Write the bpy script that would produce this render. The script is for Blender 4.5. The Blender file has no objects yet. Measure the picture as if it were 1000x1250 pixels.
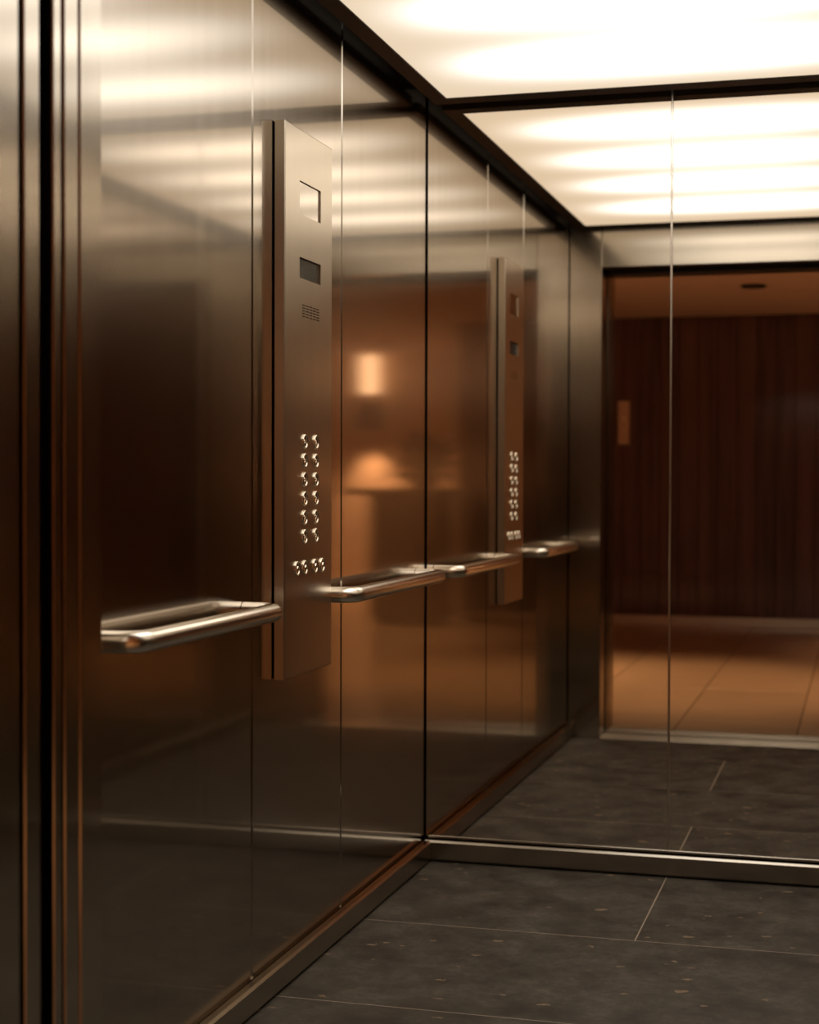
import bpy, bmesh, math, random
from mathutils import Vector, Matrix, Euler

random.seed(7)
SC = bpy.context.scene
COL = SC.collection

# ------------------------------------------------------------------ camera
cam_data = bpy.data.cameras.new('camera')
cam = bpy.data.objects.new('camera', cam_data)
COL.objects.link(cam)
SC.camera = cam
cam_data.sensor_fit = 'HORIZONTAL'
cam_data.sensor_width = 28.8
cam_data.lens = 28.8 * 1.9701563
cam_data.clip_start = 0.05
cam_data.dof.use_dof = True
cam_data.dof.focus_distance = 3.72
cam_data.dof.aperture_fstop = 3.4
yaw, pitch, roll = 0.2747, -0.0193, 0.0028
M = (Matrix.Translation((1.2663, -4.6721, 1.1388)) @ Matrix.Rotation(yaw, 4, 'Z')
     @ Matrix.Rotation(math.pi / 2 + pitch, 4, 'X') @ Matrix.Rotation(roll, 4, 'Z'))
cam.matrix_world = M

# ------------------------------------------------------------------ world and exposure (windowless interior)
w = bpy.data.worlds.new('world')
SC.world = w
w.use_nodes = True
w.node_tree.nodes['Background'].inputs[0].default_value = (0.004, 0.004, 0.006, 1)
w.node_tree.nodes['Background'].inputs[1].default_value = 0.2
SC.view_settings.view_transform = 'Standard'
SC.view_settings.look = 'None'
SC.view_settings.exposure = 0.12
SC.view_settings.gamma = 1.0
SC.view_settings.use_curve_mapping = False
SC.cycles.max_bounces = 14
SC.cycles.glossy_bounces = 10
SC.cycles.diffuse_bounces = 5
SC.cycles.sample_clamp_indirect = 6
SC.cycles.use_denoising = True
WARM = (1.0, 0.62, 0.36)


# ------------------------------------------------------------------ helpers
def link(name, bm, mat, parent=None, smooth=False):
    me = bpy.data.meshes.new(name)
    bmesh.ops.recalc_face_normals(bm, faces=bm.faces[:])
    bm.to_mesh(me)
    bm.free()
    if smooth:
        me.shade_smooth()
        try:
            me.set_sharp_from_angle(angle=math.radians(35))
        except Exception:
            pass
    me.materials.append(mat)
    o = bpy.data.objects.new(name, me)
    COL.objects.link(o)
    if parent is not None:
        o.parent = parent
    return o


def box(bm, x0, x1, y0, y1, z0, z1, bev=0.0, seg=1):
    r = bmesh.ops.create_cube(bm, size=1.0)
    vs = r['verts']
    for v in vs:
        v.co = Vector(((x0 + x1) / 2 + v.co.x * (x1 - x0),
                       (y0 + y1) / 2 + v.co.y * (y1 - y0),
                       (z0 + z1) / 2 + v.co.z * (z1 - z0)))
    if bev > 0:
        es = list({e for v in vs for e in v.link_edges})
        bmesh.ops.bevel(bm, geom=es, offset=bev, segments=seg, affect='EDGES', profile=0.5)


def boxobj(name, mat, x0, x1, y0, y1, z0, z1, bev=0.0, parent=None, seg=1):
    """a box whose origin sits at the middle of its base"""
    cx, cy = (x0 + x1) / 2, (y0 + y1) / 2
    bm = bmesh.new()
    box(bm, x0 - cx, x1 - cx, y0 - cy, y1 - cy, 0, z1 - z0, bev, seg)
    o = link(name, bm, mat, parent, smooth=bev > 0 and seg > 1)
    px, py, pz = (parent.location if parent is not None else (0, 0, 0))
    o.location = (cx - px, cy - py, z0 - pz)
    return o


def lathe(bm, profile, n=24, axis='Z', at=(0, 0, 0)):
    """profile: list of (radius, height); revolved about an axis through `at`"""
    rings = []
    for r, h in profile:
        ring = []
        if r < 1e-6:
            ring = [None]
        pts = 1 if r < 1e-6 else n
        ring = []
        for k in range(pts):
            a = 2 * math.pi * k / n
            c, s = r * math.cos(a), r * math.sin(a)
            p = {'Z': (c, s, h), 'X': (h, c, s), 'Y': (c, h, s)}[axis]
            ring.append(bm.verts.new((p[0] + at[0], p[1] + at[1], p[2] + at[2])))
        rings.append(ring)
    for a, b in zip(rings, rings[1:]):
        if len(a) == 1 and len(b) == 1:
            continue
        for k in range(n):
            k2 = (k + 1) % n
            if len(a) == 1:
                bm.faces.new((a[0], b[k], b[k2]))
            elif len(b) == 1:
                bm.faces.new((a[k], a[k2], b[0]))
            else:
                bm.faces.new((a[k], a[k2], b[k2], b[k]))
    for ring, flip in ((rings[0], True), (rings[-1], False)):
        if len(ring) > 2:
            bm.faces.new(ring[::-1] if flip else ring)


def tube(bm, pts, r, n=20):
    """round tube along a polyline of points"""
    pts = [Vector(p) for p in pts]
    prev = None
    up = Vector((0, 0, 1))
    for i, p in enumerate(pts):
        if i == 0:
            d = pts[1] - p
        elif i == len(pts) - 1:
            d = p - pts[i - 1]
        else:
            d = (pts[i + 1] - p).normalized() + (p - pts[i - 1]).normalized()
        d.normalize()
        a = d.cross(up).normalized()
        b = a.cross(d).normalized()
        ring = [bm.verts.new(p + r * (math.cos(2 * math.pi * k / n) * a + math.sin(2 * math.pi * k / n) * b)) for k in range(n)]
        if prev:
            for k in range(n):
                bm.faces.new((prev[k], prev[(k + 1) % n], ring[(k + 1) % n], ring[k]))
        else:
            bm.faces.new(ring[::-1])
        prev = ring
    bm.faces.new(prev)


def thing(name, label, cat, loc=(0, 0, 0), group=None):
    o = bpy.data.objects.new(name, None)
    o.empty_display_size = 0.1
    COL.objects.link(o)
    o.location = loc
    o['label'] = label
    o['category'] = cat
    if group:
        o['group'] = group
    return o


def struct(o, label=None, cat=None):
    o['kind'] = 'structure'
    if label:
        o['label'] = label
    if cat:
        o['category'] = cat
    return o


def struct_empty(name, label, cat, loc=(0, 0, 0)):
    o = bpy.data.objects.new(name, None)
    o.empty_display_size = 0.1
    o.location = loc
    COL.objects.link(o)
    return struct(o, label, cat)


# ------------------------------------------------------------------ materials
class NT:
    def __init__(self, name):
        self.m = bpy.data.materials.new(name)
        self.m.use_nodes = True
        self.t = self.m.node_tree
        self.t.nodes.clear()
        self.out = self.n('ShaderNodeOutputMaterial')

    def n(self, typ, **kw):
        x = self.t.nodes.new(typ)
        for k, v in kw.items():
            setattr(x, k, v)
        return x

    def l(self, a, b):
        self.t.links.new(a, b)

    def setv(self, sock, v):
        if hasattr(v, 'is_output'):
            self.l(v, sock)
        else:
            sock.default_value = v

    def math(self, op, a, b=None, c=None, clamp=False):
        x = self.n('ShaderNodeMath', operation=op)
        x.use_clamp = clamp
        self.setv(x.inputs[0], a)
        if b is not None:
            self.setv(x.inputs[1], b)
        if c is not None:
            self.setv(x.inputs[2], c)
        return x.outputs[0]

    def mix(self, fac, a, b):
        x = self.n('ShaderNodeMix', data_type='RGBA')
        self.setv(x.inputs['Factor'], fac)
        self.setv(x.inputs['A'], a)
        self.setv(x.inputs['B'], b)
        return x.outputs['Result']

    def coords(self, scale=(1, 1, 1), kind='Object'):
        tc = self.n('ShaderNodeTexCoord')
        mp = self.n('ShaderNodeMapping')
        mp.inputs['Scale'].default_value = scale
        self.l(tc.outputs[kind], mp.inputs[0])
        return mp.outputs[0]

    def noise(self, vec, scale, detail=4, rough=0.55):
        x = self.n('ShaderNodeTexNoise')
        x.inputs['Scale'].default_value = scale
        x.inputs['Detail'].default_value = detail
        x.inputs['Roughness'].default_value = rough
        self.l(vec, x.inputs['Vector'])
        return x.outputs['Fac']

    def ramp(self, fac, stops):
        x = self.n('ShaderNodeValToRGB')
        el = x.color_ramp.elements
        while len(el) > 1:
            el.remove(el[-1])
        for i, (p, c) in enumerate(stops):
            e = el[0] if i == 0 else el.new(p)
            e.position = p
            e.color = c if len(c) == 4 else (*c, 1)
        self.l(fac, x.inputs[0])
        return x.outputs[0]

    def bsdf(self, color, rough, metal=0.0, spec=0.5, normal=None, coat=0.0, coat_rough=0.1):
        p = self.n('ShaderNodeBsdfPrincipled')
        self.setv(p.inputs['Base Color'], color)
        self.setv(p.inputs['Roughness'], rough)
        p.inputs['Metallic'].default_value = metal
        p.inputs['Specular IOR Level'].default_value = spec
        p.inputs['Coat Weight'].default_value = coat
        p.inputs['Coat Roughness'].default_value = coat_rough
        if normal is not None:
            self.l(normal, p.inputs['Normal'])
        return p.outputs[0]

    def bump(self, h, strength, dist):
        b = self.n('ShaderNodeBump')
        b.inputs['Strength'].default_value = strength
        b.inputs['Distance'].default_value = dist
        self.l(h, b.inputs['Height'])
        return b.outputs[0]

    def done(self, sh):
        self.l(sh, self.out.inputs[0])
        return self.m


def brushed_steel(name, base, r1, r2, broad, scale=(260, 260, 2.2), scratches=False):
    """brushed stainless: a sharp lobe plus the wide haze of the brushing; fine grain across"""
    t = NT(name)
    g = t.noise(t.coords(scale), 1.0, 3)
    streak = t.noise(t.coords((22, 22, 0.5)), 1.0, 2)
    var = t.math('ADD', t.math('MULTIPLY', t.math('SUBTRACT', g, 0.5), 0.07),
                 t.math('MULTIPLY', t.math('SUBTRACT', streak, 0.5), 0.08))
    k = t.math('ADD', var, 1.0)
    mulc = t.n('ShaderNodeVectorMath', operation='SCALE')
    mulc.inputs[0].default_value = base[:3]
    t.l(k, mulc.inputs['Scale'])
    col = mulc.outputs[0]
    ra = t.math('ADD', t.math('MULTIPLY', t.math('SUBTRACT', g, 0.5), r1 * 0.25), r1, clamp=True)
    rb = t.math('ADD', t.math('MULTIPLY', t.math('SUBTRACT', streak, 0.5), 0.03), r2, clamp=True)
    lobes = []
    for rr in (ra, rb):
        gl = t.n('ShaderNodeBsdfAnisotropic', distribution='BECKMANN')
        t.l(col, gl.inputs['Color'])
        t.l(rr, gl.inputs['Roughness'])
        lobes.append(gl.outputs[0])
    a, b = lobes
    mx = t.n('ShaderNodeMixShader')
    mx.inputs[0].default_value = broad
    t.l(a, mx.inputs[1])
    t.l(b, mx.inputs[2])
    return t.done(mx.outputs[0])


STEEL_C = (0.49, 0.44, 0.38)
M_WALL = brushed_steel('brushed_steel_wall', STEEL_C, 0.065, 0.245, 0.56)
M_PANEL = brushed_steel('brushed_steel_fine', (0.60, 0.53, 0.44), 0.19, 0.42, 0.68, scale=(420, 420, 5))
M_RAIL = brushed_steel('satin_steel_tube', (0.90, 0.84, 0.76), 0.22, 0.36, 0.5, scale=(60, 4, 60))
M_FRONT = brushed_steel('brushed_steel_front', (0.51, 0.46, 0.395), 0.10, 0.26, 0.58)
M_HEAD = brushed_steel('brushed_steel_header', (0.46, 0.42, 0.36), 0.12, 0.30, 0.55, scale=(4, 200, 200))
M_SKIRT = brushed_steel('steel_skirting', (0.47, 0.42, 0.355), 0.18, 0.36, 0.5, scale=(6, 6, 260))
M_SILL = brushed_steel('steel_sill', (0.80, 0.71, 0.57), 0.24, 0.42, 0.6, scale=(4, 120, 120))
M_BUTTON = brushed_steel('polished_steel_button', (0.92, 0.85, 0.74), 0.10, 0.2, 0.3, scale=(60, 60, 60))


def plain(name, color, rough, metal=0.0, spec=0.5, nscale=30, amt=0.15):
    t = NT(name)
    n = t.noise(t.coords(), nscale, 4)
    k = t.math('ADD', t.math('MULTIPLY', t.math('SUBTRACT', n, 0.5), amt * 2), 1.0)
    s = t.n('ShaderNodeVectorMath', operation='SCALE')
    s.inputs[0].default_value = color
    t.l(k, s.inputs['Scale'])
    return t.done(t.bsdf(s.outputs[0], rough, metal, spec))


M_BLACK = plain('black_void_paint', (0.006, 0.006, 0.007), 0.7, spec=0.1)
M_FRAME = plain('dark_bronze_frame', (0.030, 0.020, 0.014), 0.45, spec=0.3)
M_LCD = plain('dark_lcd_glass', (0.030, 0.032, 0.026), 0.12, spec=0.7, nscale=8)
M_DARKMETAL = plain('dark_metal', (0.02, 0.017, 0.015), 0.4, spec=0.4)
M_PLASTER = plain('warm_plaster', (0.62, 0.44, 0.30), 0.75, spec=0.2, nscale=6, amt=0.06)
M_LOBBYCEIL = plain('lobby_ceiling_paint', (0.68, 0.55, 0.50), 0.8, spec=0.2, nscale=3, amt=0.05)
M_GROUT = plain('floor_grout', (0.50, 0.42, 0.33), 0.85, spec=0.2, nscale=60)
M_LOBBYGROUT = plain('lobby_grout', (0.10, 0.06, 0.035), 0.8, spec=0.2)
M_COUNTER = plain('dark_counter_laminate', (0.010, 0.007, 0.006), 0.35, spec=0.4, nscale=12)
M_LEAF = plain('plant_leaf', (0.020, 0.035, 0.012), 0.5, spec=0.3, nscale=20, amt=0.4)
M_POT = plain('dark_pot_glaze', (0.02, 0.018, 0.016), 0.4)
M_BRASS = plain('pale_call_plate', (0.80, 0.62, 0.52), 0.5)


def mirror_mat():
    t = NT('silvered_mirror_glass')
    n = t.noise(t.coords(), 3, 2)
    r = t.math('MULTIPLY', n, 0.012)
    return t.done(t.bsdf((0.90, 0.845, 0.775, 1), r, 1.0))


M_MIRROR = mirror_mat()


def slate_mat():
    t = NT('slate_floor_tile')
    v = t.coords(kind='Generated') if False else t.coords()
    info = t.n('ShaderNodeObjectInfo')
    off = t.n('ShaderNodeVectorMath', operation='ADD')
    sc = t.n('ShaderNodeVectorMath', operation='SCALE')
    cmb = t.n('ShaderNodeCombineXYZ')
    t.l(info.outputs['Random'], cmb.inputs[0]); t.l(info.outputs['Random'], cmb.inputs[1])
    t.l(cmb.outputs[0], sc.inputs[0]); sc.inputs['Scale'].default_value = 37.0
    t.l(v, off.inputs[0]); t.l(sc.outputs[0], off.inputs[1])
    v = off.outputs[0]
    big = t.noise(v, 7.0, 8, 0.68)
    fine = t.noise(v, 45.0, 8, 0.75)
    c = t.mix(t.ramp(big, [(0.36, (0, 0, 0)), (0.70, (1, 1, 1))]), (0.046, 0.039, 0.031, 1), (0.165, 0.143, 0.113, 1))
    c = t.mix(t.ramp(fine, [(0.35, (0.55, 0.55, 0.55)), (0.6, (0, 0, 0))]), c, (0.036, 0.031, 0.026, 1))
    # pale flecks and fossil-like chips
    vo = t.n('ShaderNodeTexVoronoi', feature='F1')
    vo.inputs['Scale'].default_value = 26
    st = t.n('ShaderNodeMapping'); st.inputs['Scale'].default_value = (0.6, 1.3, 1)
    st.inputs['Rotation'].default_value = (0, 0, 0.35)
    wob = t.noise(v, 40, 3)
    addw = t.n('ShaderNodeVectorMath', operation='MULTIPLY_ADD')
    cw = t.n('ShaderNodeCombineXYZ'); t.l(wob, cw.inputs[0]); t.l(wob, cw.inputs[1])
    t.l(cw.outputs[0], addw.inputs[0]); addw.inputs[1].default_value = (0.03, 0.03, 0); t.l(v, addw.inputs[2])
    t.l(addw.outputs[0], st.inputs[0]); t.l(st.outputs[0], vo.inputs['Vector'])
    sep = t.n('ShaderNodeSeparateColor'); t.l(vo.outputs['Color'], sep.inputs[0])
    rare = t.math('GREATER_THAN', sep.outputs[0], 0.72)
    dot = t.math('LESS_THAN', vo.outputs['Distance'], t.math('MULTIPLY', sep.outputs[1], 0.24))
    c = t.mix(t.math('MULTIPLY', t.math('MULTIPLY', rare, dot), 0.75), c, (0.34, 0.25, 0.16, 1))
    nrm = t.bump(t.math('ADD', t.math('MULTIPLY', big, 0.6), t.math('MULTIPLY', fine, 0.4)), 0.25, 0.004)
    r = t.math('ADD', t.math('MULTIPLY', big, 0.2), 0.42)
    return t.done(t.bsdf(c, r, 0, 0.35, nrm))


M_SLATE = slate_mat()


def lobby_tile_mat():
    t = NT('polished_tan_stone')
    v = t.coords()
    info = t.n('ShaderNodeObjectInfo')
    n = t.noise(v, 4.0, 5)
    k = t.math('ADD', t.math('ADD', t.math('MULTIPLY', n, 0.3), 0.8), t.math('MULTIPLY', info.outputs['Random'], 0.1))
    s = t.n('ShaderNodeVectorMath', operation='SCALE')
    s.inputs[0].default_value = (0.44, 0.30, 0.172)
    t.l(k, s.inputs['Scale'])
    return t.done(t.bsdf(s.outputs[0], 0.28, 0, 0.5))


M_LTILE = lobby_tile_mat()


def wood_mat(name, a, b, coat):
    t = NT(name)
    v = t.coords((14, 14, 0.7))
    info = t.n('ShaderNodeObjectInfo')
    off = t.n('ShaderNodeVectorMath', operation='ADD')
    cmb = t.n('ShaderNodeCombineXYZ')
    t.l(t.math('MULTIPLY', info.outputs['Random'], 50.0), cmb.inputs[0])
    t.l(v, off.inputs[0]); t.l(cmb.outputs[0], off.inputs[1])
    n = t.noise(off.outputs[0], 1.0, 6, 0.6)
    f = t.math('ADD', n, t.math('MULTIPLY', t.math('SUBTRACT', info.outputs['Random'], 0.5), 0.14), clamp=True)
    c = t.mix(t.ramp(f, [(0.3, (0, 0, 0)), (0.7, (1, 1, 1))]), (*a, 1), (*b, 1))
    return t.done(t.bsdf(c, 0.42, 0, 0.35, coat=coat, coat_rough=0.12))


M_WOOD = wood_mat('dark_red_wood', (0.075, 0.042, 0.050), (0.165, 0.088, 0.098), 0.85)

# luminous ceiling: a diffuser lit from behind by four cross tubes
TUBES = (-0.42, -0.92, -1.42, -1.93)


def diffuser_mat():
    t = NT('backlit_opal_diffuser')
    tc = t.n('ShaderNodeTexCoord')
    sep = t.n('ShaderNodeSeparateXYZ')
    t.l(tc.outputs['Object'], sep.inputs[0])
    x, y = sep.outputs[0], sep.outputs[1]      # object origin at the world origin of the cabin
    tot = None
    for ty in TUBES:
        d = t.math('DIVIDE', t.math('SUBTRACT', y, ty), 0.145)
        g = t.math('POWER', 2.718, t.math('MULTIPLY', t.math('MULTIPLY', d, d), -1.0))
        tot = g if tot is None else t.math('ADD', tot, g)
    # tubes end short of the sides
    xl = t.n('ShaderNodeMapRange', interpolation_type='SMOOTHSTEP')
    xl.inputs[1].default_value = 0.04; xl.inputs[2].default_value = 0.72
    t.l(x, xl.inputs[0])
    xr = t.n('ShaderNodeMapRange', interpolation_type='SMOOTHSTEP')
    xr.inputs[1].default_value = 1.47; xr.inputs[2].default_value = 0.92
    t.l(x, xr.inputs[0])
    win = t.math('MULTIPLY', xl.outputs[0], xr.outputs[0])
    # overall box glow falling off to all four edges
    yl = t.n('ShaderNodeMapRange', interpolation_type='SMOOTHSTEP')
    yl.inputs[1].default_value = -0.02; yl.inputs[2].default_value = -0.42
    t.l(y, yl.inputs[0])
    yr = t.n('ShaderNodeMapRange', interpolation_type='SMOOTHSTEP')
    yr.inputs[1].default_value = -2.42; yr.inputs[2].default_value = -1.95
    t.l(y, yr.inputs[0])
    amb = t.math('MULTIPLY', t.math('MULTIPLY', yl.outputs[0], yr.outputs[0]), win)
    glow = t.math('ADD', t.math('MULTIPLY', t.math('MULTIPLY', tot, win), 2.6), t.math('MULTIPLY', amb, 0.15))
    s = t.math('ADD', glow, 0.76)
    e = t.n('ShaderNodeEmission')
    # the opal sheet looks yellower where it is lit only by scattered light
    t.l(t.mix(t.math('MULTIPLY', glow, 2.0, clamp=True), (1.0, 0.79, 0.56, 1), (1.0, 0.93, 0.83, 1)), e.inputs[0])
    t.l(s, e.inputs[1])
    return t.done(e.outputs[0])


M_DIFF = diffuser_mat()


def emit(name, col, s):
    t = NT(name)
    e = t.n('ShaderNodeEmission')
    e.inputs[0].default_value = (*col, 1)
    e.inputs[1].default_value = s
    return t.done(e.outputs[0])


M_SHADE = emit('frosted_lamp_shade', WARM, 6.5)
M_LAMP = emit('warm_lamp_glass', WARM, 6.0)

# ------------------------------------------------------------------ cabin dimensions
W = 1.50            # cabin width
L = 2.4246          # cabin depth (mirror at y = 0, doorway at y = -L)
JL, JR = 0.1447, 1.262   # doorway edges
HD = 2.081          # doorway head
TOP = 2.32          # wall top (hidden in the shadow gap)
ZC = 2.25           # underside of the ceiling frame

# ------------------------------------------------------------------ floor
fl = struct_empty('floor', 'dark slate tiled lift floor', 'floor')
boxobj('grout_bed', M_GROUT, 0, W, -L, 0, -0.05, -0.0003, parent=fl)
rows = [(0.0, -0.6865), (-0.6865, -1.338), (-1.338, -1.99), (-1.99, -L)]
g = 0.0016
for i, (ya, yb) in enumerate(rows):
    xs = [0.0, 0.727, W] if i % 2 == 0 else [0.0, 0.03, 1.43, W]
    if i % 2 == 1:
        xs = [0.0, 1.43, W]
    for xa, xb in zip(xs, xs[1:]):
        boxobj('floor_tile', M_SLATE, xa + g, xb - g, yb + g, ya - g, -0.012, 0.0, 0.0003, parent=fl)

# ------------------------------------------------------------------ side walls of steel sheets
def side_wall(name, label, sgn, x_face):
    e = struct_empty(name, label, 'wall')
    if sgn > 0:
        boxobj('wall_backing', M_BLACK, x_face - 0.06, x_face - 0.022, -L - 0.005, 0.0, -0.05, TOP, parent=e)
    else:
        boxobj('wall_backing', M_BLACK, x_face + 0.022, x_face + 0.06, -L - 0.005, 0.0, -0.05, TOP, parent=e)
    seams = [0.0, -0.8122, -1.4264, -L]
    for ya, yb in zip(seams, seams[1:]):
        gg = 0.001
        if sgn > 0:
            boxobj('steel_sheet', M_WALL, x_face - 0.02, x_face, yb + gg, ya - gg, 0.0, TOP, 0.005, parent=e)
        else:
            boxobj('steel_sheet', M_WALL, x_face, x_face + 0.02, yb + gg, ya - gg, 0.0, TOP, 0.005, parent=e)
    return e


side_wall('wall_left', 'left lift wall of brushed steel sheets with thin vertical seams', 1, 0.0)
side_wall('wall_right', 'right lift wall of brushed steel sheets', -1, W)
wb = struct(boxobj('wall_back', M_BLACK, -0.06, W + 0.06, 0.02, 0.08, -0.05, TOP), 'dark back wall behind the mirror', 'wall')

# ------------------------------------------------------------------ mirror on the back wall
mir = thing('wall_mirror', 'large two-pane mirror covering the back wall of the lift', 'mirror', (0.75, 0.0, 0.064))
boxobj('mirror_pane', M_MIRROR, 0.0045, 0.7255, 0.0, 0.012, 0.072, TOP - 0.01, 0.0, parent=mir)
boxobj('mirror_pane', M_MIRROR, 0.7315, W - 0.0045, 0.0, 0.012, 0.072, TOP - 0.01, 0.0, parent=mir)
bm = bmesh.new()
n = 8
ringb = [bm.verts.new((-0.0034 * math.cos(math.pi * k / n), -0.0024 * math.sin(math.pi * k / n), 0)) for k in range(n + 1)]
ringt = [bm.verts.new((v.co.x, v.co.y, TOP - 0.01 - 0.072)) for v in ringb]
for k in range(n):
    bm.faces.new((ringb[k], ringb[k + 1], ringt[k + 1], ringt[k]))
bm.faces.new((ringb[-1], ringb[0], ringt[0], ringt[-1]))
bm.faces.new(ringb); bm.faces.new(ringt[::-1])
o = link('joint_strip', bm, M_RAIL, mir, smooth=True)
o.location = (0.7285 - 0.75, 0.0, 0.072 - 0.064)
boxobj('bottom_channel', M_SKIRT, 0.012, W - 0.012, -0.004, 0.0, 0.066, 0.074, 0.001, parent=mir)

# ------------------------------------------------------------------ skirting
TB, HB = 0.0286, 0.0638
for nm, a in (('baseboard_left', (0.002, TB, -L + 0.02, -TB - 0.001, 0.004, HB)),
              ('baseboard_right', (W - TB, W - 0.002, -L + 0.02, -TB - 0.001, 0.004, HB)),
              ('baseboard_back', (0.002, W - 0.002, -TB, -0.0045, 0.004, HB))):
    o = boxobj(nm, M_SKIRT, *a, 0.0055)
    struct(o, {'baseboard_left': 'steel skirting along the left wall',
               'baseboard_right': 'steel skirting along the right wall',
               'baseboard_back': 'steel skirting under the mirror'}[nm], 'skirting')

# ------------------------------------------------------------------ ceiling
struct(boxobj('ceiling', M_BLACK, -0.08, W + 0.08, -L - 0.1, 0.08, TOP, TOP + 0.05), 'dark cabin roof above the light panel', 'ceiling')
cl = thing('ceiling_light', 'glowing full-size ceiling light panel in a dark frame', 'ceiling light', (0.75, -1.2, ZC))
P0, P1 = 0.036, 0.0853
Q0, Q1 = 0.036, 0.0968
YF = -2.335          # front edge of the lit area
bm = bmesh.new()
def fb(x0, x1, y0, y1):
    box(bm, x0 - 0.75, x1 - 0.75, y0 + 1.2, y1 + 1.2, 0, 0.03, 0.0015)
fb(P0, P1, -L + 0.012, -Q0)
fb(W - P1, W - P0, -L + 0.012, -Q0)
fb(P1, W - P1, -Q1, -Q0)
fb(P1, W - P1, -L + 0.012, YF)
link('light_frame', bm, M_FRAME, cl)
bm = bmesh.new()
box(bm, P1 - 0.005, W - P1 + 0.005, YF - 0.005, -Q1 + 0.005, ZC + 0.004, ZC + 0.010)
o = link('opal_diffuser', bm, M_DIFF, cl)
o.location = (-0.75, 1.2, -ZC)

# ------------------------------------------------------------------ front wall: returns and header
wf = struct_empty('wall_front', 'steel front returns and header around the lift doorway', 'wall', (0.75, -L, 0))
boxobj('return_panel', M_FRONT, 0.001, JL, -2.4965, -L, 0.0, TOP, 0.003, parent=wf)
boxobj('return_panel', M_FRONT, JR, W - 0.001, -2.4965, -L, 0.0, TOP, 0.003, parent=wf)
boxobj('header_panel', M_HEAD, JL + 0.001, JR - 0.001, -2.4965, -L, HD, TOP, 0.003, parent=wf)

# car door: two telescopic leaves parked in the pocket behind the left return
d1 = struct_empty('door_1', 'open sliding lift door leaves parked at the left', 'door', (0.0, -2.54, 0))
boxobj('door_leaf', M_FRONT, -0.45, 0.1435, -2.5425, -2.4990, 0.004, 2.12, 0.0025, parent=d1)
boxobj('door_leaf', M_FRONT, -0.45, 0.1415, -2.572, -2.5478, 0.004, 2.12, 0.0025, parent=d1)
# landing door leaf
d2 = struct_empty('door_2', 'open landing door leaf parked at the left beyond the gap', 'door', (0.0, -2.637, 0))
boxobj('door_leaf', M_FRONT, -0.45, 0.1435, -2.659, -2.615, 0.004, 2.12, 0.0025, parent=d2)
# door operator box over the doorway, dark
struct(boxobj('trim_1', M_BLACK, JL - 0.3, JR + 0.2, -2.66, -2.505, 2.125, TOP), 'dark door track housing above the doorway', 'trim')
# landing frame
lf = struct_empty('trim_2', 'brushed steel landing door frame', 'door frame', (0.75, -2.75, 0))
boxobj('frame_post', M_FRONT, -0.10, JL, -2.82, -2.675, 0.0, HD + 0.12, 0.003, parent=lf)
boxobj('frame_post', M_FRONT, JR, JR + 0.25, -2.82, -2.675, 0.0, HD + 0.12, 0.003, parent=lf)
boxobj('frame_head', M_DARKMETAL, JL + 0.001, JR - 0.001, -2.82, -2.675, HD, HD + 0.12, 0.003, parent=lf)
boxobj('shaft_liner', M_BLACK, JR + 0.02, JR + 0.30, -2.67, -2.50, 0.0, 2.12, parent=lf)

# sills
def sill(name, y0, y1, label):
    e = struct_empty(name, label, 'sill', (0.75, (y0 + y1) / 2, 0))
    ys = [y0]
    k = 5
    wd = (y1 - y0) / k
    for i in range(k):
        boxobj('sill_rib', M_SILL, JL - 0.14, JR + 0.1, y0 + i * wd + 0.003, y0 + (i + 1) * wd - 0.003, -0.02, 0.0, 0.0012, parent=e)
    boxobj('sill_base', M_DARKMETAL, JL - 0.14, JR + 0.1, y0, y1, -0.04, -0.006, parent=e)
sill('trim_3', -2.598, -L - 0.001, 'grooved steel sill of the lift car')
sill('trim_4', -2.76, -2.625, 'grooved steel landing sill')

# ------------------------------------------------------------------ handrails
def handrail(ya, yb, label):
    """ya: end nearer the doorway, yb: end nearer the mirror (leg axes)"""
    zc, r, xo, br = 0.862, 0.0195, 0.077, 0.034
    t = thing('handrail', label, 'handrail', (0.0, (ya + yb) / 2, zc), group='handrails on the left wall')
    my = (ya + yb) / 2
    pts = [(0.001, ya - my, 0)]
    pts.append((xo - br, ya - my, 0))
    for k in range(1, 9):
        a = math.pi / 2 * k / 8
        pts.append((xo - br + br * math.sin(a), ya - my + br * (1 - math.cos(a)), 0))
    pts2 = []
    for k in range(0, 9):
        a = math.pi / 2 * k / 8
        pts2.append((xo - br + br * math.cos(a), yb - my - br + br * math.sin(a), 0))
    pts += pts2
    pts.append((0.001, yb - my, 0))
    bm = bmesh.new()
    tube(bm, pts, r, 28)
    link('bar', bm, M_RAIL, t, smooth=True)
    return t

handrail(-2.155, -1.475, 'long satin steel handrail left of the control panel, nearest the doorway')
handrail(-0.955, -0.105, 'satin steel handrail between the control panel and the mirror')

# ------------------------------------------------------------------ car operating panel
PY0, PY1, PZ0, PZ1, PT = -1.299, -0.972, 0.695, 1.937, 0.028
cop = thing('control_panel', 'tall brushed steel lift control panel with two columns of round buttons', 'control panel', (0.0, (PY0 + PY1) / 2, PZ0))
CY = (PY0 + PY1) / 2
boxobj('mounting_box', M_BLACK, 0.0005, 0.004, PY0 + 0.004, PY1 - 0.004, PZ0 + 0.004, PZ1 - 0.004, parent=cop)
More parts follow.
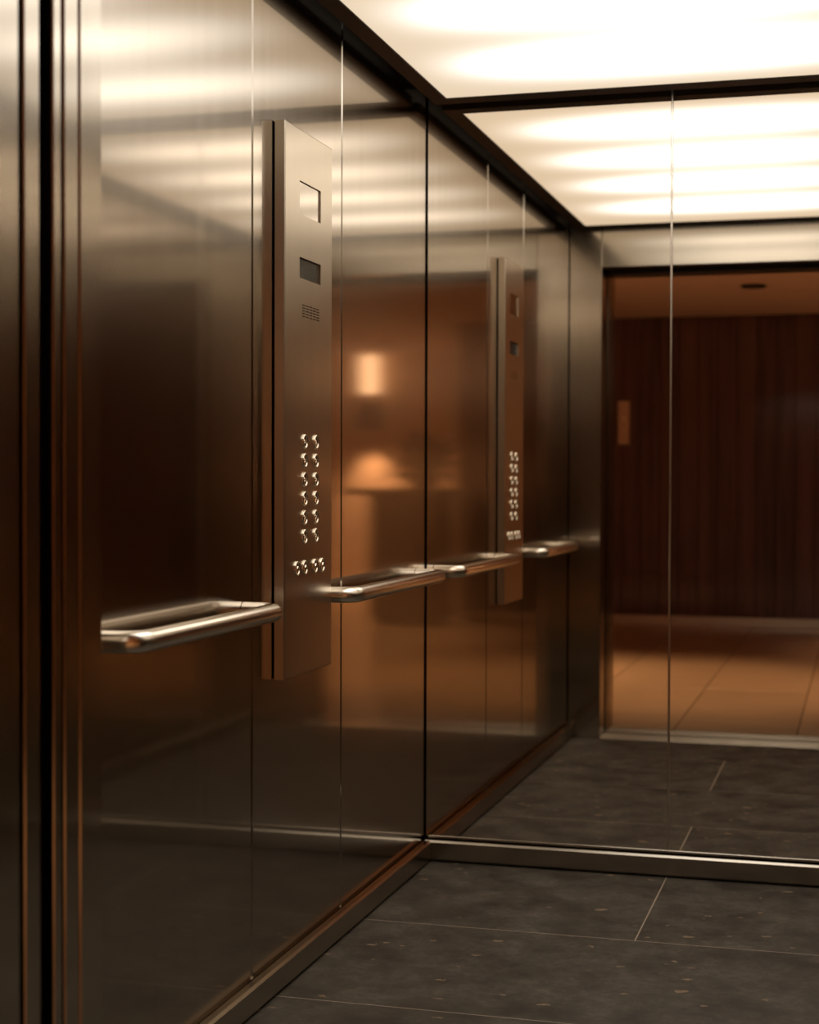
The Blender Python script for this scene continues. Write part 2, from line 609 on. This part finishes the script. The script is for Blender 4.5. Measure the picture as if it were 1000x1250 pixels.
# face plate: folded sheet with real openings
holes = [(-1.2035, -1.0565, 1.7445, 1.820), (-1.2035, -1.0565, 1.5995, 1.647)]
for r in range(5):
    for c in range(5):
        y = -1.186 + c * 0.0248
        z = 1.541 - r * 0.0064
        holes.append((y, y + 0.0195, z - 0.0024, z))
bm = bmesh.new()
ys = sorted({PY0 + 0.0025, PY1 - 0.0025, *[h[0] for h in holes], *[h[1] for h in holes]})
zs = sorted({PZ0 + 0.0025, PZ1 - 0.0025, *[round(h[2], 5) for h in holes], *[round(h[3], 5) for h in holes]})
vc = {}
def V(x, y, z):
    k = (round(x, 5), round(y, 5), round(z, 5))
    if k not in vc:
        vc[k] = bm.verts.new((k[0], k[1] - CY, k[2] - PZ0))
    return vc[k]
def inhole(y, z):
    return any(h[0] < y < h[1] and h[2] < z < h[3] for h in holes)
DEP = 0.0065
for ya, yb in zip(ys, ys[1:]):
    for za, zb in zip(zs, zs[1:]):
        if not inhole((ya + yb) / 2, (za + zb) / 2):
            bm.faces.new((V(PT, ya, za), V(PT, yb, za), V(PT, yb, zb), V(PT, ya, zb)))
for h in holes:
    yy = [y for y in ys if h[0] - 1e-6 <= y <= h[1] + 1e-6]
    zz = [z for z in zs if h[2] - 2e-5 <= z <= h[3] + 2e-5]
    for a, b in zip(yy, yy[1:]):
        for z in (zz[0], zz[-1]):
            bm.faces.new((V(PT, a, z), V(PT, b, z), V(PT - DEP, b, z), V(PT - DEP, a, z)))
    for a, b in zip(zz, zz[1:]):
        for y in (yy[0], yy[-1]):
            bm.faces.new((V(PT, y, a), V(PT, y, b), V(PT - DEP, y, b), V(PT - DEP, y, a)))
# chamfer and returned edges
c = 0.0025
def loop(x, e):
    return [(x, PY0 + e, PZ0 + e), (x, PY1 - e, PZ0 + e), (x, PY1 - e, PZ1 - e), (x, PY0 + e, PZ1 - e)]
A, B, D = loop(PT, c), loop(PT - c, 0), loop(0.0035, 0)
for k in range(4):
    k2 = (k + 1) % 4
    bm.faces.new((V(*A[k]), V(*A[k2]), V(*B[k2]), V(*B[k])))
    bm.faces.new((V(*B[k]), V(*B[k2]), V(*D[k2]), V(*D[k])))
bmesh.ops.remove_doubles(bm, verts=bm.verts[:], dist=1e-6)
link('face_plate', bm, M_PANEL, cop)
o = boxobj('blank_plate', M_WALL, PT - DEP - 0.003, PT - 0.0035, -1.2030, -1.0570, 1.7450, 1.8195, 0.0, parent=cop)
o = boxobj('display_screen', M_LCD, PT - DEP - 0.003, PT - 0.0055, -1.2030, -1.0570, 1.600, 1.6465, 0.0, parent=cop)
o['label'] = 'dark glass floor display, switched off'
boxobj('speaker_backing', M_DARKMETAL, PT - DEP - 0.003, PT - DEP + 0.0002, -1.192, -1.062, 1.508, 1.545, parent=cop)

# buttons
def rim_mesh():
    bm = bmesh.new()
    prof = [(0.0172, -0.001), (0.0172, 0.0012)]
    for k in range(0, 9):
        a = math.pi * k / 8
        prof.append((0.0146 + 0.0026 * math.cos(a), 0.0014 + 0.0026 * math.sin(a)))
    prof += [(0.0120, -0.001)]
    lathe(bm, prof, 32, 'X')
    return bm
def cap_mesh(kind):
    bm = bmesh.new()
    prof = [(0.0116, -0.001), (0.0116, 0.0010), (0.0110, 0.0016), (0.006, 0.0013), (0.0, 0.0011)]
    lathe(bm, prof, 24, 'X')
    if kind == 0:      # small raised ridge
        lathe(bm, [(0.0050, 0.0010), (0.0048, 0.0021), (0.0036, 0.0021), (0.0034, 0.0010)], 16, 'X')
    else:              # two raised facing chevrons
        for s in (-1, 1):
            p = [(0.0008, s * 0.0062, 0.0055), (0.0008, s * 0.0062, -0.0055), (0.0008, s * 0.0016, 0.0)]
            q = [(0.0024, a[1], a[2]) for a in p]
            vp = [bm.verts.new(a) for a in p]; vq = [bm.verts.new(a) for a in q]
            bm.faces.new(vq); bm.faces.new(vp[::-1])
            for k in range(3):
                bm.faces.new((vp[k], vp[(k + 1) % 3], vq[(k + 1) % 3], vq[k]))
    return bm
spots = [(-1.170, 1.228 - 0.0436 * k, 0) for k in range(6)] + [(-1.092, 1.2285 - 0.0436 * k, 0) for k in range(6)]
spots += [(-1.222, 0.939, 1), (-1.168, 0.939, 1), (-1.097, 0.939, 1), (-1.046, 0.939, 1)]
rim0 = link('push_button', rim_mesh(), M_BUTTON, cop, smooth=True)
caps = [link('button_cap', cap_mesh(k), M_BUTTON, None, smooth=True) for k in (0, 1)]
used = [False, False]
for i, (y, z, kind) in enumerate(spots):
    b = rim0 if i == 0 else rim0.copy()
    if i:
        COL.objects.link(b)
    b.parent = cop
    b.location = (PT + 0.0002, y - CY, z - PZ0)
    cp = caps[kind] if not used[kind] else caps[kind].copy()
    if used[kind]:
        COL.objects.link(cp)
    used[kind] = True
    cp.parent = b
    cp.location = (0, 0, 0)

# ------------------------------------------------------------------ lobby (seen in the mirror)
LY = -8.2           # wood wall
LZ = 2.44
LX0, LX1 = -2.4, 5.6
FY = -11.2         # far plaster wall beside the wood wall
lfz = struct_empty('floor_lobby', 'polished tan stone lobby floor', 'floor', (0.75, -5.4, 0))
boxobj('grout_bed', M_LOBBYGROUT, LX0, LX1, FY, -2.762, -0.05, -0.003, parent=lfz)
xs = [0.43 + 0.552 * k for k in range(-6, 10)]
yv = [-2.765, -3.2] + [-3.2 - 1.1 * k for k in range(1, 8)] + [FY]
for xa, xb in zip(xs, xs[1:]):
    xa2, xb2 = max(xa, LX0), min(xb, LX1)
    if xb2 - xa2 < 0.05:
        continue
    for ya, yb in zip(yv, yv[1:]):
        if ya < LY and xb2 < 1.9:
            continue
        boxobj('floor_tile', M_LTILE, xa2 + 0.003, xb2 - 0.003, yb + 0.003, ya - 0.003, -0.02, 0.0, 0.001, parent=lfz)
struct(boxobj('ceiling_lobby', M_LOBBYCEIL, LX0 - 0.1, LX1 + 0.1, FY - 0.1, -2.75, LZ, LZ + 0.1), 'plain lobby ceiling', 'ceiling')
wl = struct_empty('wall_lobby_back', 'glossy dark red wood plank wall of the lobby opposite the lift', 'wall', (0.75, LY, 0))
WX0, WX1 = -1.5, 1.95
boxobj('wall_backing', M_BLACK, WX0, WX1, FY, LY - 0.022, 0.0, LZ, parent=wl)
npl = 23
pw = (WX1 - WX0) / npl
for k in range(npl):
    dx = random.uniform(-0.0015, 0.0015)
    boxobj('wood_plank', M_WOOD, WX0 + k * pw + 0.002, WX0 + (k + 1) * pw - 0.002, LY - 0.02, LY + dx, 0.05, LZ - 0.005, 0.002, parent=wl)
struct(boxobj('baseboard_lobby', M_SILL, WX0, WX1, LY - 0.02, LY + 0.012, 0.001, 0.075, 0.003), 'pale steel skirting below the wood planks', 'skirting')
struct(boxobj('wall_lobby_far', M_PLASTER, WX1, LX1 + 0.1, FY - 0.1, FY, 0.0, LZ), 'warm plaster lobby wall beside the wood planks', 'wall')
struct(boxobj('wall_lobby_left', M_PLASTER, LX0 - 0.1, LX0, LY, -2.83, 0.0, LZ), 'plaster end wall of the lobby', 'wall')
struct(boxobj('wall_lobby_end', M_PLASTER, WX0 - 1.2, WX0, LY - 0.14, LY - 0.02, 0.0, LZ), 'plaster wall beyond the wood planks', 'wall')
struct(boxobj('wall_lobby_right', M_PLASTER, LX1, LX1 + 0.1, FY, -2.83, 0.0, LZ), 'plaster end wall of the lobby', 'wall')
wo = struct_empty('wall_landing', 'plaster landing wall around the lift doorway', 'wall', (0.75, -2.8, 0))
boxobj('wall_slab', M_PLASTER, LX0 - 0.1, -0.10, -2.83, -2.72, 0, LZ, parent=wo)
boxobj('wall_slab', M_PLASTER, JR + 0.25, LX1 + 0.1, -2.83, -2.72, 0, LZ, parent=wo)
boxobj('wall_slab', M_PLASTER, -0.10, JR + 0.25, -2.83, -2.72, HD + 0.121, LZ, parent=wo)

# call plate on the wood wall
cpz = thing('call_plate', 'small upright pale plate on the dark wood wall, seen in the mirror', 'call plate', (-0.585, LY + 0.002, 1.435))
bm = bmesh.new()
box(bm, -0.045, 0.045, 0.0, 0.012, 0, 0.345, 0.004)
link('plate', bm, M_BRASS, cpz)
for z in (0.15, 0.21):
    bm = bmesh.new()
    lathe(bm, [(0.014, 0.0), (0.014, 0.004), (0.011, 0.006), (0.0, 0.006)], 16, 'Y', (0, 0.012, z))
    link('call_button', bm, M_BUTTON, cpz, smooth=True)

# small round unlit ceiling fitting
df = thing('ceiling_fitting', 'small dark round unlit fitting in the lobby ceiling, seen in the mirror', 'ceiling fitting', (0.55, -6.25, LZ))
bm = bmesh.new()
lathe(bm, [(0.085, 0.0), (0.085, -0.008), (0.07, -0.018), (0.055, -0.018)], 24)
link('trim_ring', bm, M_DARKMETAL, df, smooth=True)
bm = bmesh.new()
lathe(bm, [(0.052, -0.004), (0.052, -0.014), (0.0, -0.014)], 20)
link('lens', bm, M_BLACK, df)

# unseen downlights, added to light the lobby
def unseen_downlight(x, y, power, label, size=120):
    t = thing('unseen_downlight', label, 'unseen_downlight', (x, y, LZ), group='unseen lamps added to light the lobby')
    bm = bmesh.new()
    lathe(bm, [(0.075, 0.0), (0.075, -0.006), (0.06, -0.012), (0.052, -0.012)], 24)
    link('trim_ring', bm, M_DARKMETAL, t, smooth=True)
    bm = bmesh.new()
    lathe(bm, [(0.05, -0.003), (0.05, -0.008), (0.0, -0.008)], 20)
    link('lens', bm, M_LAMP, t)
    ld = bpy.data.lights.new('lobby_fill_lamp', 'SPOT')
    ld.energy = power
    ld.color = WARM
    ld.spot_size = math.radians(size)
    ld.spot_blend = 0.8
    ld.shadow_soft_size = 0.05
    lo = bpy.data.objects.new('lobby_fill_lamp', ld)
    COL.objects.link(lo)
    lo.parent = t
    lo.location = (0, 0, -0.03)
unseen_downlight(0.3, -4.45, 170, 'unseen ceiling lamp added to light the lobby close to the lift doorway', 78)
unseen_downlight(2.5, -4.45, 190, 'unseen ceiling lamp added to light the lobby right of the doorway', 75)
unseen_downlight(2.6, -6.6, 190, 'unseen ceiling lamp added to light the lobby nearest the counter', 85)
unseen_downlight(-1.3, -4.9, 190, 'unseen ceiling lamp added to light the lobby at the far left', 75)

unseen_downlight(3.1, -9.9, 430, 'unseen ceiling lamp added to light the lobby near the wall lamp', 115)

# wall sconce with up and down light
sx, sy, sz = 3.59, FY, 1.66
sc_ = thing('wall_sconce', 'wall lamp with glowing frosted shade above a dark body, reflected in the side wall', 'wall lamp', (sx, sy + 0.001, sz))
bm = bmesh.new()
lathe(bm, [(0.106, 0.0), (0.11, 0.004), (0.11, 0.256), (0.106, 0.26), (0.035, 0.26), (0.035, 0.37), (0.0, 0.37)], 28, 'Z', (0, 0.16, 0))
link('lamp_body', bm, M_DARKMETAL, sc_, smooth=True)
bm = bmesh.new()
box(bm, -0.045, 0.045, 0.0, 0.06, 0.04, 0.20, 0.004)
link('back_plate', bm, M_DARKMETAL, sc_)
bm = bmesh.new()
lathe(bm, [(0.0, 0.36), (0.068, 0.36), (0.076, 0.372), (0.076, 0.74), (0.07, 0.75), (0.0, 0.75)], 28, 'Z', (0, 0.16, 0))
link('lamp_shade', bm, M_SHADE, sc_, smooth=True)
ld = bpy.data.lights.new('sconce_lamp', 'SPOT')
ld.energy = 150
ld.color = WARM
ld.spot_size = math.radians(80)
ld.spot_blend = 0.6
ld.shadow_soft_size = 0.05
lo = bpy.data.objects.new('sconce_lamp', ld)
COL.objects.link(lo)
lo.parent = sc_
lo.location = (0, 0.16, -0.015)

# counter with a plant
cx0, cx1 = 1.90, 2.50
ct = thing('counter', 'dark reception counter standing before the plaster wall, seen in the side wall', 'counter', (2.2, LY + 0.45, 0))
boxobj('counter_top', M_COUNTER, 1.82, 2.68, LY + 0.2, LY + 0.75, 1.03, 1.075, 0.004, parent=ct)
boxobj('counter_body', M_COUNTER, cx0, cx1, LY + 0.25, LY + 0.7, 0.06, 1.03, 0.003, parent=ct)
boxobj('counter_plinth', M_DARKMETAL, cx0 + 0.03, cx1 - 0.03, LY + 0.28, LY + 0.66, 0.0, 0.06, parent=ct)
pl = thing('potted_plant', 'leafy dark potted plant standing on the reception counter, seen in the side wall', 'plant', (2.10, LY + 0.47, 1.075))
bm = bmesh.new()
lathe(bm, [(0.07, 0.0), (0.10, 0.02), (0.115, 0.10), (0.11, 0.115), (0.10, 0.115), (0.10, 0.10), (0.0, 0.10)], 24)
link('pot', bm, M_POT, pl, smooth=True)
bm = bmesh.new()
rnd = random.Random(3)
stem_bm = bmesh.new()
for k in range(90):
    a = rnd.uniform(0, 2 * math.pi)
    ln = rnd.uniform(0.22, 0.50)
    el = rnd.uniform(0.15, 1.35)
    d = Vector((math.cos(a) * math.cos(el), math.sin(a) * math.cos(el), math.sin(el)))
    base = Vector((0, 0, 0.10)) + d * 0.05
    side = d.cross(Vector((0, 0, 1))).normalized()
    nrm = side.cross(d).normalized()
    prev = None
    wd = rnd.uniform(0.028, 0.055)
    for s in range(6):
        u = s / 5
        p = base + d * ln * u - Vector((0, 0, 0.10 * u * u))
        hw = wd * math.sin(math.pi * (0.08 + 0.9 * u)) + 0.001
        l_, m_, r_ = (bm.verts.new(p - side * hw + nrm * 0.006), bm.verts.new(p), bm.verts.new(p + side * hw + nrm * 0.006))
        if prev:
            bm.faces.new((prev[0], prev[1], m_, l_)); bm.faces.new((prev[1], prev[2], r_, m_))
        prev = (l_, m_, r_)
o = link('foliage', bm, M_LEAF, pl)
o['kind'] = 'stuff'
